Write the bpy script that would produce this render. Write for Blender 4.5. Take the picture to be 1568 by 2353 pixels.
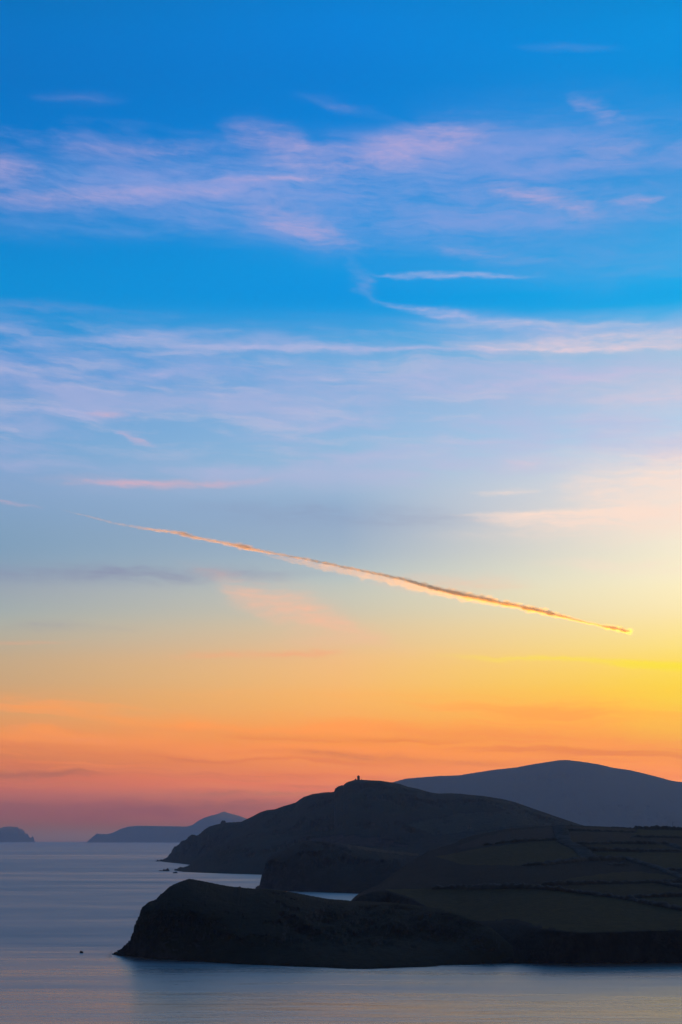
import bpy, bmesh, math, random
from mathutils import Vector, noise
from mathutils.bvhtree import BVHTree
R = math.radians
random.seed(7)
for o in list(bpy.data.objects):
    bpy.data.objects.remove(o)
sc = bpy.context.scene
col = sc.collection

# ---------------------------------------------------------------- camera
CAM_H = 60.0                    # metres above the sea
FPX, CX, CY = 3267.5, 784.0, 1176.5   # 50 mm lens on a 36 mm high frame, in units of a 1568 x 2353 frame
H0 = 1927.0                     # row of the true level
PITCH = math.atan((H0 - CY) / FPX)
SEA_R = 27600.0                 # the horizon seen from 60 m
cam_d = bpy.data.cameras.new('camera')
cam = bpy.data.objects.new('camera', cam_d)
col.objects.link(cam)
cam_d.sensor_fit = 'VERTICAL'
cam_d.sensor_height = 36.0
cam_d.lens = FPX / 2353.0 * 36.0
cam_d.clip_start = 1.0
cam_d.clip_end = 400000.0
cam.location = (0, 0, CAM_H)
cam.rotation_euler = (math.pi / 2 + PITCH, 0, 0)
sc.camera = cam
sc.view_settings.view_transform = 'Standard'
sc.view_settings.look = 'None'
sc.view_settings.exposure = 0
sc.view_settings.gamma = 1
sc.cycles.volume_bounces = 3
sc.cycles.max_bounces = 6

def ray(px, py):
    rx, ry = (px - CX) / FPX, (CY - py) / FPX
    c, s = math.cos(PITCH), math.sin(PITCH)
    return Vector((rx, c - ry * s, s + ry * c))
def P(px, py, depth):
    d = ray(px, py)
    return Vector((0, 0, CAM_H)) + d * (depth / d.y)
def DW(px, py):                 # depth at which a ray meets the sea
    d = ray(px, py)
    return CAM_H * d.y / -d.z
def azel(px, py):
    d = ray(px, py)
    return math.degrees(math.atan2(d.x, d.y)), math.degrees(math.atan2(d.z, math.hypot(d.x, d.y)))
def lin(c):
    return tuple(((v / 255) / 12.92 if v / 255 <= .04045 else ((v / 255 + .055) / 1.055) ** 2.4) for v in c)

# ---------------------------------------------------------------- air
SIGMA = 4.4e-5
HAZE_TOP = 880.0
LINF = (.078, .106, .205)         # colour the air tends to (for the sky behind it)

# ---------------------------------------------------------------- sky (world)
world = bpy.data.worlds.new('World')
sc.world = world
world.use_nodes = True
wt = world.node_tree
wt.nodes.clear()

class NB:
    def __init__(s, nt): s.nt = nt
    def new(s, t, **kw):
        n = s.nt.nodes.new(t)
        for k, v in kw.items(): setattr(n, k, v)
        return n
    def put(s, sock, v):
        if isinstance(v, bpy.types.NodeSocket): s.nt.links.new(v, sock)
        elif v is not None: sock.default_value = v
    def m(s, op, a, b=None, c=None, clamp=False):
        n = s.new('ShaderNodeMath', operation=op, use_clamp=clamp)
        for i, v in enumerate((a, b, c)):
            if v is not None: s.put(n.inputs[i], v)
        return n.outputs[0]
    def v(s, op, a, b=None, scale=None):
        n = s.new('ShaderNodeVectorMath', operation=op)
        s.put(n.inputs[0], a)
        if b is not None: s.put(n.inputs[1], b)
        if scale is not None: s.put(n.inputs['Scale'], scale)
        return n.outputs['Value'] if op in ('DOT_PRODUCT', 'LENGTH') else n.outputs[0]
    def mix(s, f, a, b, blend='MIX', clampf=True):
        n = s.new('ShaderNodeMix', data_type='RGBA', blend_type=blend)
        n.clamp_factor = clampf
        s.put(n.inputs[0], f)
        for i, v in ((6, a), (7, b)):
            if isinstance(v, tuple) and len(v) == 3: v = (*v, 1)
            s.put(n.inputs[i], v)
        return n.outputs[2]
    def noise(s, vec, scale, detail=4, rough=.5, color=False, dist=0):
        n = s.new('ShaderNodeTexNoise')
        s.put(n.inputs['Vector'], vec)
        n.inputs['Scale'].default_value = scale
        n.inputs['Detail'].default_value = detail
        n.inputs['Roughness'].default_value = rough
        n.inputs['Distortion'].default_value = dist
        return n.outputs['Color'] if color else n.outputs[0]
    def rng(s, x, a, b, c=0., d=1., smooth=True):
        n = s.new('ShaderNodeMapRange', interpolation_type='SMOOTHSTEP' if smooth else 'LINEAR')
        s.put(n.inputs[0], x)
        for i, v in enumerate((a, b, c, d)): n.inputs[i + 1].default_value = v
        return n.outputs[0]
    def xyz(s, x, y, z=0.):
        n = s.new('ShaderNodeCombineXYZ')
        for i, v in enumerate((x, y, z)): s.put(n.inputs[i], v)
        return n.outputs[0]

W = NB(wt)
tc = W.new('ShaderNodeTexCoord')
sep = W.new('ShaderNodeSeparateXYZ')
wt.links.new(tc.outputs['Generated'], sep.inputs[0])
dx, dy, dz = sep.outputs
az = W.m('MULTIPLY', W.m('ARCTAN2', dx, dy), 57.29578)
el = W.m('MULTIPLY', W.m('ARCSINE', dz), 57.29578)
elc = W.m('MAXIMUM', el, .06)

def sky_ramp(px, stops):
    """a ramp over elevation from the clear-sky colours seen at column px"""
    n = W.new('ShaderNodeValToRGB')
    n.color_ramp.interpolation = 'CARDINAL'
    pts = []
    for y, c in stops:
        e = azel(px, y)[1]
        e = max(e, .15)
        L = lin(c)
        ell = max(e, .8)
        path = min(SEA_R, (HAZE_TOP - CAM_H) / math.tan(R(ell)))
        T = math.exp(-SIGMA * path)
        pts.append((e, tuple(max(.0, (L[i] - LINF[i] * (1 - T)) / T) for i in range(3))))
    pts.sort()
    top = pts[-1]
    pts.append((46, (.035, .10, .24)))
    pts.append((90, (.060, .070, .100)))
    els = n.color_ramp.elements
    while len(els) < len(pts): els.new(.5)
    for k, (e, c) in enumerate(pts):
        els[k].position = k / 100.0
    for k in range(len(pts) - 1, -1, -1):
        els[k].position = min(1, (pts[k][0] / 90) ** .5)
    for k, (e, c) in enumerate(pts): els[k].color = (*[v * .4 for v in c], 1)     # a ramp holds 0..1 only
    wt.links.new(elpos, n.inputs[0])
    return W.v('SCALE', n.outputs[0], scale=2.5)
elpos = W.m('POWER', W.m('DIVIDE', elc, 90.0), .5)

SKY_L = [(0,(0,114,190)),(200,(0,116,197)),(420,(6,126,204)),(600,(4,138,210)),(700,(0,142,212)),(800,(62,146,212)),(900,(98,154,210)),
         (1000,(112,162,210)),(1100,(132,164,204)),(1200,(128,160,192)),(1280,(130,158,184)),(1340,(148,162,178)),(1420,(165,172,168)),(1500,(188,168,142)),(1580,(203,162,122)),
         (1650,(220,154,104)),(1710,(220,138,94)),(1760,(196,112,88)),(1810,(176,100,88)),(1850,(136,86,86)),(1890,(114,86,98)),(1930,(106,95,116))]
SKY_M = [(0,(0,126,208)),(200,(0,126,210)),(420,(6,138,218)),(600,(6,148,222)),(700,(0,150,222)),(800,(95,166,220)),(900,(128,174,220)),
         (1000,(142,182,220)),(1100,(152,184,214)),(1200,(150,174,202)),(1280,(165,182,196)),(1340,(190,196,190)),(1420,(212,196,168)),(1500,(236,190,138)),(1580,(246,184,112)),
         (1650,(248,170,95)),(1710,(248,150,84)),(1760,(238,138,84)),(1810,(212,114,84)),(1850,(172,96,90)),(1890,(138,90,96)),(1930,(120,100,115))]
SKY_R = [(0,(14,138,212)),(200,(24,142,218)),(420,(44,150,220)),(600,(50,166,228)),(700,(44,170,230)),(800,(160,194,224)),(900,(182,200,226)),
         (1000,(190,212,232)),(1100,(232,226,222)),(1200,(246,234,214)),(1280,(250,238,206)),(1340,(255,240,196)),(1420,(255,232,166)),(1500,(255,224,116)),(1580,(255,208,72)),
         (1650,(255,184,56)),(1710,(255,164,58)),(1760,(252,150,70)),(1810,(242,140,80)),(1850,(205,120,95)),(1890,(165,108,104)),(1930,(135,105,112))]
rl, rm, rr = sky_ramp(0, SKY_L), sky_ramp(784, SKY_M), sky_ramp(1568, SKY_R)
base = W.mix(W.rng(az, -14.5, 0, smooth=False), rl, rm)
base = W.mix(W.rng(az, 0, 14.5, smooth=False), base, rr)

# --- thin high cloud: streaks laid out by azimuth and elevation on the sky itself
wgrp = bpy.data.node_groups.new('cloud_streak', 'ShaderNodeTree')
for nm in ('P', 'C', 'E', 'N'):
    wgrp.interface.new_socket(nm, in_out='INPUT', socket_type='NodeSocketVector')
for nm in ('Curve', 'Strength', 'Ragged'):
    wgrp.interface.new_socket(nm, in_out='INPUT', socket_type='NodeSocketFloat')
wgrp.interface.new_socket('Mask', in_out='OUTPUT', socket_type='NodeSocketFloat')
G = NB(wgrp)
gi, go = G.new('NodeGroupInput'), G.new('NodeGroupOutput')
d_ = G.v('SUBTRACT', gi.outputs['P'], gi.outputs['C'])
a_ = G.v('DOT_PRODUCT', d_, gi.outputs['E'])
b_ = G.v('DOT_PRODUCT', d_, gi.outputs['N'])
a2 = G.m('MULTIPLY', a_, a_)
b_ = G.m('ADD', b_, G.m('MULTIPLY', a2, gi.outputs['Curve']))
along = G.m('SUBTRACT', 1.0, a2, clamp=True)
# thinner towards the ends
wid = G.m('ADD', G.m('MULTIPLY', along, .75), .25)
b_ = G.m('DIVIDE', b_, wid)
k = G.m('MULTIPLY', G.m('MULTIPLY', b_, b_), -1.0)
k = G.m('MULTIPLY', G.m('EXPONENT', k), G.m('POWER', along, 1.6))
k = G.m('MULTIPLY', k, gi.outputs['Strength'])
wgrp.links.new(k, go.inputs[0])

pv = W.xyz(az, el)
# wind-drawn fibres: long in azimuth, thin in elevation, slightly tilted
rot = W.xyz(W.m('ADD', az, W.m('MULTIPLY', el, .25)), W.m('ADD', el, W.m('MULTIPLY', az, .03)))
warp = W.v('SUBTRACT', W.noise(W.v('MULTIPLY', rot, (.28, .75, 1)), 1.0, 4, .55, color=True), (.5, .5, .5))
pw = W.v('ADD', pv, W.v('MULTIPLY', warp, (3.0, .65, 0)))
warp2 = W.v('SUBTRACT', W.noise(W.v('MULTIPLY', rot, (1.1, 2.6, 1)), 1.0, 6, .68, color=True), (.5, .5, .5))
pw = W.v('ADD', pw, W.v('MULTIPLY', warp2, (.9, .26, 0)))
pf = W.v('ADD', rot, W.v('MULTIPLY', warp, (2.0, .9, 0)))
fib = W.noise(W.v('MULTIPLY', pf, (.35, 2.4, 1)), 1.0, 6, .6)
fib = W.rng(fib, .28, .72, .15, 1.5, smooth=False)
fibf = W.noise(W.v('MULTIPLY', pf, (1.3, 6.5, 1)), 1.0, 4, .6)
fib = W.m('MULTIPLY', fib, W.rng(fibf, .3, .7, .60, 1.40, smooth=False))

def streak(x1, y1, x2, y2, t, s, cv=0.0):
    n = W.new('ShaderNodeGroup'); n.node_tree = wgrp
    A, B = Vector(azel(x1, y1)), Vector(azel(x2, y2))
    c = (A + B) / 2; e = (B - A); L = e.length / 2 * 1.35; e.normalize()
    T = t / FPX * 57.3
    nn = Vector((-e.y, e.x))
    wt.links.new(pw, n.inputs['P'])
    n.inputs['C'].default_value = (c.x, c.y, 0)
    n.inputs['E'].default_value = (e.x / L, e.y / L, 0)
    n.inputs['N'].default_value = (nn.x / T, nn.y / T, 0)
    n.inputs['Curve'].default_value = cv
    n.inputs['Strength'].default_value = s
    return n.outputs[0]
def through_air(color, y):
    """what a far cloud must send for its colour to reach the eye through the haze at row y"""
    e = max(azel(784, y)[1], .8)
    T = math.exp(-SIGMA * min(SEA_R, (HAZE_TOP - CAM_H) / math.tan(R(e))))
    return tuple(max(0., (c - l * (1 - T)) / T) for c, l in zip(lin(color), LINF))
def layer(base, color, streaks, fibre=True):
    tot = None
    for st in streaks:
        o = streak(*st)
        tot = o if tot is None else W.m('ADD', tot, o)
    if fibre: tot = W.m('MULTIPLY', tot, fib)
    tot = W.m('SUBTRACT', 1.0, W.m('EXPONENT', W.m('MULTIPLY', tot, -1.0)))
    return W.mix(tot, base, through_air(color, streaks[0][1]))

# broad veils first, then streaks
base = layer(base, (128,160,222), [
    (-120,400,1150,385,62,.75), (350,480,1700,455,66,.60), (-100,520,420,520,26,.22),
    (900,330,1700,330,90,.30), (1100,600,1700,590,50,.25), (-100,830,700,850,36,.30)])
def veil(base, color, y0, y1, soft, vec, lo, hi, amt):
    e0, e1 = azel(784, y1)[1], azel(784, y0)[1]
    sf = soft / FPX * 57.3
    win = W.m('MULTIPLY', W.rng(el, e0 - sf, e0 + sf), W.rng(el, e1 + sf, e1 - sf))
    n = W.rng(W.noise(W.v('MULTIPLY', pf, vec), 1.0, 7, .62), lo, hi)
    return W.mix(W.m('MULTIPLY', W.m('MULTIPLY', n, win), amt), base, through_air(color, (y0 + y1) / 2))
base = veil(base, (158,164,222), 310, 545, 35, (.09, .42, 1), .42, .66, .50)
base = veil(base, (196,186,222), 760, 1120, 45, (.10, .55, 3), .40, .66, .42)
base = veil(base, (216,200,220), 760, 1060, 50, (.22, 1.5, 5), .46, .70, .30)
base = veil(base, (255,150,90), 1610, 1820, 30, (.07, 1.1, 9), .44, .64, .6)
base = veil(base, (196,108,92), 1690, 1850, 25, (.06, 1.6, 19), .47, .66, .5)
base = layer(base, (197,173,212), [
    (-120,385,90,392,30,.55), (-100,455,560,432,20,.45), (150,345,480,335,16,.25), (520,290,720,345,26,.45), (600,370,980,362,34,.40), (820,345,1130,300,34,.62),
    (990,330,1120,310,22,.30), (470,414,745,405,7,.55), (560,470,800,560,34,.42), (680,530,800,545,16,.30),
    (1130,428,1400,500,17,.55), (1400,466,1545,458,10,.55), (1320,228,1410,282,18,.30), (1320,370,1500,330,24,.18),
    (90,222,290,236,12,.07), (680,212,870,268,12,.09), (1200,105,1400,112,10,.06), (1000,570,1250,600,14,.20),
    (-50,690,260,712,10,.12), (800,590,860,690,20,.14)])
base = layer(base, (198,190,226), [
    (860,625,1210,634,6,.60), (870,688,1130,742,9,.50), (980,712,1320,765,13,.35),
    (415,793,1180,800,7,.75,.4), (-60,795,420,765,15,.40), (270,880,490,845,17,.40), (-60,940,310,950,12,.40),
    (270,982,355,1020,9,.30), (690,992,830,950,8,.25), (860,890,1600,835,26,.45), (700,850,1100,870,24,.25), (-60,1065,700,1080,14,.15)])
base = layer(base, (236,208,216), [
    (1080,796,1650,762,20,.9), (1150,800,1750,786,7,.8), (1000,742,1500,740,9,.30), (1300,900,1700,905,36,.35),
    (1150,1080,1270,1060,12,.30), (1180,1065,1700,1020,26,.25)])
base = layer(base, (226,176,188), [
    (178,1112,590,1103,8.5,.85), (90,1100,330,1108,14,.20), (-40,1140,90,1165,3.5,.30), (200,948,310,950,6,.40), (285,985,350,1020,7,.28)])
base = layer(base, (130,128,165), [
    (-120,1312,700,1318,20,.50), (450,1165,1100,1195,26,.22), (0,1440,300,1445,10,.15)])
base = layer(base, (255,224,206), [
    (1080,1184,1500,1170,7,1.1), (1140,1195,1800,1172,20,1.6), (1330,1130,1800,1090,70,1.0), (1110,1135,1240,1128,7,.50), (1050,1230,1700,1215,22,.28), (1250,1295,1700,1305,18,.30)])
base = layer(base, (252,190,158), [
    (470,1318,900,1485,24,.62), (560,1360,800,1440,42,.32), (850,1335,1200,1345,20,.40), (600,1480,900,1470,18,.20)])
base = layer(base, (246,164,124), [
    (410,1505,800,1500,8,.60), (-60,1485,160,1476,5,.30), (100,1690,300,1705,5,.20)])
base = layer(base, (250,146,84), [
    (740,1665,1300,1690,14,.55), (-150,1700,520,1722,13,.45), (300,1768,900,1765,9,.35), (880,1790,1500,1770,12,.35), (1000,1690,1700,1700,20,.35)])
base = layer(base, (120,80,92), [(-250,1862,850,1850,20,1.0)])
base = layer(base, (156,98,96), [
    (-140,1772,260,1780,10,.9), (560,1725,1180,1752,8,.38), (950,1742,1170,1757,4,.30), (600,1806,900,1804,4,.25),(300,1826,900,1822,5,.3)])
base = layer(base, (255,228,0), [
    (1070,1507,1650,1525,6,.70), (1400,1526,1850,1534,10,2.2), (1400,1620,1950,1610,85,.5)], fibre=False)

# beyond the picture: the dusk side of the sky
back = W.mix(W.rng(el, 0, 35), (.100, .090, .100), (.058, .060, .085))
absaz = W.m('ABSOLUTE', W.m('SUBTRACT', az, 12.0))
base = W.mix(W.rng(absaz, 30, 125), base, back)
below = W.rng(el, -.5, 0.0)
base = W.mix(below, (.02, .03, .05), base)
# a little of the physical sky with the sun just under the horizon
SUN_AZ, SUN_EL = 21.0, -3.2
nish = W.new('ShaderNodeTexSky', sky_type='NISHITA')
nish.sun_disc = False
nish.sun_elevation = R(SUN_EL)
nish.sun_rotation = R(SUN_AZ)
bg1 = W.new('ShaderNodeBackground'); wt.links.new(base, bg1.inputs[0]); bg1.inputs[1].default_value = 1.0
bg2 = W.new('ShaderNodeBackground'); wt.links.new(nish.outputs[0], bg2.inputs[0]); bg2.inputs[1].default_value = 0.05
add = W.new('ShaderNodeAddShader')
wt.links.new(bg1.outputs[0], add.inputs[0]); wt.links.new(bg2.outputs[0], add.inputs[1])
wo = W.new('ShaderNodeOutputWorld')
wt.links.new(bg1.outputs[0], wo.inputs[0])
world.cycles.sampling_method = 'MANUAL'
world.cycles.sample_map_resolution = 512

# ---------------------------------------------------------------- sun, already below the horizon: it reaches only what flies high
sun_d = bpy.data.lights.new('sun', 'SUN')
sun_d.energy = 5.0
sun_d.angle = R(.5)
sun_d.color = (1.0, .36, .0)
sun = bpy.data.objects.new('sun', sun_d)
col.objects.link(sun)
sdir = Vector((math.sin(R(SUN_AZ)) * math.cos(R(SUN_EL)), math.cos(R(SUN_AZ)) * math.cos(R(SUN_EL)), math.sin(R(SUN_EL))))
sun.rotation_euler = sdir.to_track_quat('Z', 'Y').to_euler()

# ---------------------------------------------------------------- materials
def mat(name):
    m = bpy.data.materials.new(name); m.use_nodes = True
    nt = m.node_tree; nt.nodes.clear()
    b = NB(nt)
    out = b.new('ShaderNodeOutputMaterial')
    return m, b, out
def land_mat(name, grass, grass2, rock, scale, steep=(.55, .8), tone=False, bump=1.0):
    m, b, out = mat(name)
    pr = b.new('ShaderNodeBsdfPrincipled')
    pr.inputs['Roughness'].default_value = .95
    pr.inputs['Specular IOR Level'].default_value = .1
    tcn = b.new('ShaderNodeTexCoord'); geo = b.new('ShaderNodeNewGeometry')
    o = tcn.outputs['Object']
    n1 = b.noise(o, scale * .25, 6, .6)
    n2 = b.noise(o, scale * 3, 5, .65)
    g = b.mix(b.rng(n1, .35, .65), grass, grass2)
    g = b.mix(b.rng(n2, .3, .7, .0, .3), g, tuple(v * .5 for v in grass))
    if tone:
        at = b.new('ShaderNodeVertexColor'); at.layer_name = 'field_cover'
        cover = b.mix(b.rng(n2, .3, .75, 0, .45), at.outputs[0], tuple(v * .45 for v in grass))
        sepc = b.new('ShaderNodeSeparateColor'); b.put(sepc.inputs[0], at.outputs[0])
        has = b.m('GREATER_THAN', sepc.outputs[0], .004)
        g = b.mix(has, g, cover)
    sepn = b.new('ShaderNodeSeparateXYZ'); b.put(sepn.inputs[0], geo.outputs['True Normal'])
    up = b.m('ADD', sepn.outputs[2], b.m('MULTIPLY', b.m('SUBTRACT', n1, .5), .5))
    fl = b.rng(up, steep[0], steep[1])
    r = b.mix(b.rng(b.noise(b.v('MULTIPLY', o, (1, 1, .45)), scale * 2.2, 7, .7), .35, .65), tuple(v * .55 for v in rock), rock)
    b.put(pr.inputs['Base Color'], b.mix(fl, r, g))
    bp = b.new('ShaderNodeBump')
    bp.inputs['Strength'].default_value = bump
    bp.inputs['Distance'].default_value = 1.2 / scale * .2
    b.put(bp.inputs['Height'], b.noise(o, scale * 4, 6, .7))
    b.put(pr.inputs['Normal'], bp.outputs[0])
    b.put(out.inputs['Surface'], pr.outputs[0])
    return m
def plain(name, c, c2, scale, rough=.9):
    m, b, out = mat(name)
    pr = b.new('ShaderNodeBsdfPrincipled')
    pr.inputs['Roughness'].default_value = rough
    tcn = b.new('ShaderNodeTexCoord')
    b.put(pr.inputs['Base Color'], b.mix(b.rng(b.noise(tcn.outputs['Object'], scale, 6, .65), .35, .65), c, c2))
    b.put(out.inputs['Surface'], pr.outputs[0])
    return m
M_near = land_mat('coast_grass', (.034, .032, .016), (.022, .026, .016), (.050, .050, .050), .05, tone=False)
M_farm = land_mat('farm_ground', (.020, .020, .015), (.026, .023, .016), (.034, .033, .034), .07, tone=True, steep=(.35, .6))
M_cliff = land_mat('cliff_ground', (.034, .036, .026), (.030, .030, .028), (.050, .052, .056), .05, tone=True)
M_hill = land_mat('headland_ground', (.022, .032, .020), (.030, .027, .020), (.060, .060, .062), .025, tone=True, steep=(.35, .62))
M_far = land_mat('far_upland', (.035, .040, .032), (.040, .040, .036), (.05, .05, .05), .006)
M_rock = plain('sea_worn_rock', (.020, .021, .024), (.045, .046, .050), .5)
M_stone = plain('tower_masonry', (.035, .035, .038), (.07, .068, .066), 1.5)
M_hedge = plain('hedge_leaf', (.011, .013, .011), (.019, .021, .014), .6)
M_pole = plain('weathered_timber', (.03, .027, .025), (.05, .045, .04), 2)
M_white = plain('lime_wash', (.16, .16, .17), (.24, .24, .24), 1)
M_slate = plain('slate_roof', (.05, .055, .065), (.08, .085, .09), 2)

def tag(o, label=None, cat=None, group=None, kind=None):
    if label: o['label'] = label
    if cat: o['category'] = cat
    if group: o['group'] = group
    if kind: o['kind'] = kind
    return o
def mesh_obj(name, verts, faces, material, parent=None, smooth=True):
    me = bpy.data.meshes.new(name)
    me.from_pydata([tuple(v) for v in verts], [], faces)
    me.materials.append(material)
    if smooth: me.polygons.foreach_set('use_smooth', [True] * len(me.polygons))
    me.update()
    o = bpy.data.objects.new(name, me)
    col.objects.link(o)
    o.cycles.shadow_terminator_geometry_offset = 0.0
    if parent: o.parent = parent
    return o

# ---------------------------------------------------------------- the sea
def build_sea():
    bm = bmesh.new()
    n = 256
    rings = [5, 300, 1000, 3000, 9000, SEA_R]
    prev = None
    cv = bm.verts.new((0, 0, 0))
    for r in rings:
        cur = [bm.verts.new((r * math.sin(2 * math.pi * i / n), r * math.cos(2 * math.pi * i / n), 0)) for i in range(n)]
        for i in range(n):
            j = (i + 1) % n
            if prev is None: bm.faces.new((cv, cur[j], cur[i]))
            else: bm.faces.new((prev[i], prev[j], cur[j], cur[i]))
        prev = cur
    me = bpy.data.meshes.new('sea'); bm.to_mesh(me); bm.free()
    o = bpy.data.objects.new('sea', me); col.objects.link(o)
    m, b, out = mat('sea_water')
    pr = b.new('ShaderNodeBsdfPrincipled')
    pr.inputs['IOR'].default_value = 5.0
    pr.inputs['Specular Tint'].default_value = (1.0, .965, .91, 1)
    tcn = b.new('ShaderNodeTexCoord'); p = tcn.outputs['Object']
    # long slicks and wind lanes: patches of rougher and smoother water
    lanes = b.noise(b.v('MULTIPLY', p, (.0012, .0075, 1)), 1.0, 6, .62, dist=.6)
    lanes2 = b.noise(b.v('MULTIPLY', p, (.005, .040, 1)), 1.0, 6, .7)
    lanes3 = b.noise(b.v('MULTIPLY', p, (.00022, .0011, 1)), 1.0, 4, .55, dist=.8)
    lanes4 = b.noise(b.v('MULTIPLY', p, (.03, .20, 1)), 1.0, 4, .7)
    lanes2 = b.m('ADD', lanes2, b.m('MULTIPLY', b.m('SUBTRACT', lanes4, .5), .55))
    s = b.m('ADD', b.m('ADD', b.m('MULTIPLY', lanes, .34), b.m('MULTIPLY', lanes2, .34)), b.m('MULTIPLY', lanes3, .32))
    rough = b.rng(s, .40, .60, .27, .52, smooth=False)
    # the bay in front of the headland is sheltered and smoother than the open water
    sepp = b.new('ShaderNodeSeparateXYZ'); b.put(sepp.inputs[0], p)
    shel = b.rng(sepp.outputs[1], 420, 900, .56, 1.0)
    rough = b.m('MULTIPLY', rough, shel)
    b.put(pr.inputs['Roughness'], rough)
    b.put(pr.inputs['Base Color'], b.mix(b.rng(s, .38, .62), (.006, .014, .030), (.010, .020, .036)))
    # swell and ripples
    h = b.m('ADD', b.m('MULTIPLY', b.noise(b.v('MULTIPLY', p, (.03, .09, 1)), 1.0, 4, .6), 2.6),
            b.m('MULTIPLY', b.noise(b.v('MULTIPLY', p, (.3, .7, 1)), 1.0, 3, .6), .35))
    bp = b.new('ShaderNodeBump')
    bp.inputs['Strength'].default_value = .18
    bp.inputs['Distance'].default_value = 1.0
    b.put(bp.inputs['Height'], h)
    b.put(pr.inputs['Normal'], bp.outputs[0])
    b.put(out.inputs['Surface'], pr.outputs[0])
    me.materials.append(m)
    tag(o, 'calm blue-grey sea with faint horizontal wind lanes reaching the horizon', 'sea', kind='structure')
build_sea()
def build_seabed():
    n = 96
    vs = [(SEA_R * .999 * math.sin(2 * math.pi * i / n), SEA_R * .999 * math.cos(2 * math.pi * i / n), -30) for i in range(n)]
    o = mesh_obj('seabed', vs, [tuple(range(n))[::-1]], M_rock, smooth=False)
    tag(o, 'dark rocky bed under the sea', 'seabed', kind='structure')

# ---------------------------------------------------------------- land
def interp(pts, x):
    if x <= pts[0][0]: return pts[0][1]
    for (x0, y0), (x1, y1) in zip(pts, pts[1:]):
        if x <= x1: return y0 + (y1 - y0) * (x - x0) / (x1 - x0)
    return pts[-1][1]
def smooth_interp(pts, x, w):
    return sum(interp(pts, x + k * w) for k in (-1, -.5, 0, .5, 1)) / 5
def fbm(x, y, z, oct=5, H=.9):
    return noise.fractal(Vector((x, y, z)), H, 2.0, oct)
def smoothstep(a, b, x):
    t = max(0, min(1, (x - a) / (b - a)))
    return t * t * (3 - 2 * t)
def in_poly(x, y, poly):
    c = False
    j = len(poly) - 1
    for i in range(len(poly)):
        xi, yi = poly[i]; xj, yj = poly[j]
        if (yi > y) != (yj > y) and x < (xj - xi) * (y - yi) / (yj - yi) + xi: c = not c
        j = i
    return c

def project(v):
    d = Vector((v.x, v.y, v.z - CAM_H))
    c, s = math.cos(PITCH), math.sin(PITCH)
    fw = d.y * c + d.z * s; up = -d.y * s + d.z * c
    return CX + FPX * d.x / fw, CY - FPX * up / fw

def grid_mesh(name, columns, material, cover=None):
    """columns: equal-length lists of points, first seaward, last on the far side"""
    nr = len(columns[0]); verts = []; faces = []
    for c in columns: verts += c
    for i in range(len(columns) - 1):
        for j in range(nr - 1):
            a = i * nr + j
            faces.append((a, a + nr, a + nr + 1, a + 1))
    # close the two ends and the underside so that the mass is solid
    faces.append(tuple(range(nr - 1, -1, -1)))
    e = (len(columns) - 1) * nr
    faces.append(tuple(range(e, e + nr)))
    o = mesh_obj(name, verts, faces, material)
    for p in o.data.polygons[-2:]: p.use_smooth = False
    if cover:
        ca = o.data.color_attributes.new('field_cover', 'FLOAT_COLOR', 'POINT')
        for i, v in enumerate(verts):
            px, py = cover_xy(v)
            ca.data[i].color = (*cover(px, py, v), 1)
    return o
cover_xy = project

def land(name, sky, water, ridge, xs, material, rows=46, prof=2.2, back=200, amp=6, gully=(.02, .05), jag=.5, water_depth=None, cover=None, convex=1.0, jagf=.35, seed=0, cliffh=None):
    """one land mass between its shoreline and its crest, then falling away behind"""
    cols = []
    for x in xs:
        ysk = interp(sky, x)
        j = jag(x) if callable(jag) else jag
        ysk += j * (fbm(x * jagf, seed * 3.1, 0, 5, .6) )
        dw = water_depth(x) if water_depth else DW(x, interp(water, x))
        dr = max(interp(ridge, x), dw + 3)
        w = P(x, interp(water, x) if not water_depth else H0 + CAM_H / dw * FPX, dw); w.z = 0
        xs_ = x + (j * .9 if x > xs[0] + 3 else 0) * fbm(ysk * .55, seed + 7.7, x * .2, 4, .5) * (1 if j > .7 else 0)
        r = P(xs_, ysk, dr)
        if r.z < .3: r.z = .3
        sr = (r.z - CAM_H) / r.y
        c = [w + Vector((0, -2.5, -4))]
        span = dr - dw
        for k in range(rows + 1):
            t = (k / rows) ** 1.15
            v = w.lerp(r, t)
            p_ = 1 - (1 - t) ** prof
            v.z = r.z * p_
            env = min(1, t * 5) * min(1, (1 - t) * 4)
            g = fbm(v.x * gully[0], v.z * gully[0] * 1.2 + seed, v.y * gully[0] * .35, 6, .75)
            g2 = fbm(v.x * gully[1], v.z * gully[1] * .9, v.y * gully[1] * .5 + seed, 5, .6)
            a = min(amp, span * .35, r.z * .6)
            sh = a * (g + .45 * g2) * env
            v.y += sh * min(1, t * 3 + .2)
            v.z = max(v.z - abs(sh) * .25 * min(1, t * 3), .1 * k / rows)
            if k == 0:
                v.y += .25 * a * fbm(v.x * gully[1], seed, 0, 4); v.z = -.3
            lim = CAM_H + (sr - .0007 * (1 - t)) * v.y
            if k < rows and v.z > lim: v.z = lim
            c.append(v)
        for k in range(1, 9):
            q = k / 8
            v = Vector((r.x * (1 + back * q / r.y), r.y + back * q, r.z * (1 - q ** 1.4) - 3 * q))
            v.z += amp * .3 * fbm(v.x * gully[0], v.y * gully[0], seed, 4) * q * (1 - q)
            v.z = min(v.z, CAM_H + (sr - .0005) * v.y)
            c.append(v)
        cols.append(c)
    return grid_mesh(name, cols, material, cover)

def frange(a, b, s):
    out = []; x = a
    while x < b - 1e-6: out.append(x); x += s
    out.append(b)
    return out

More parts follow.
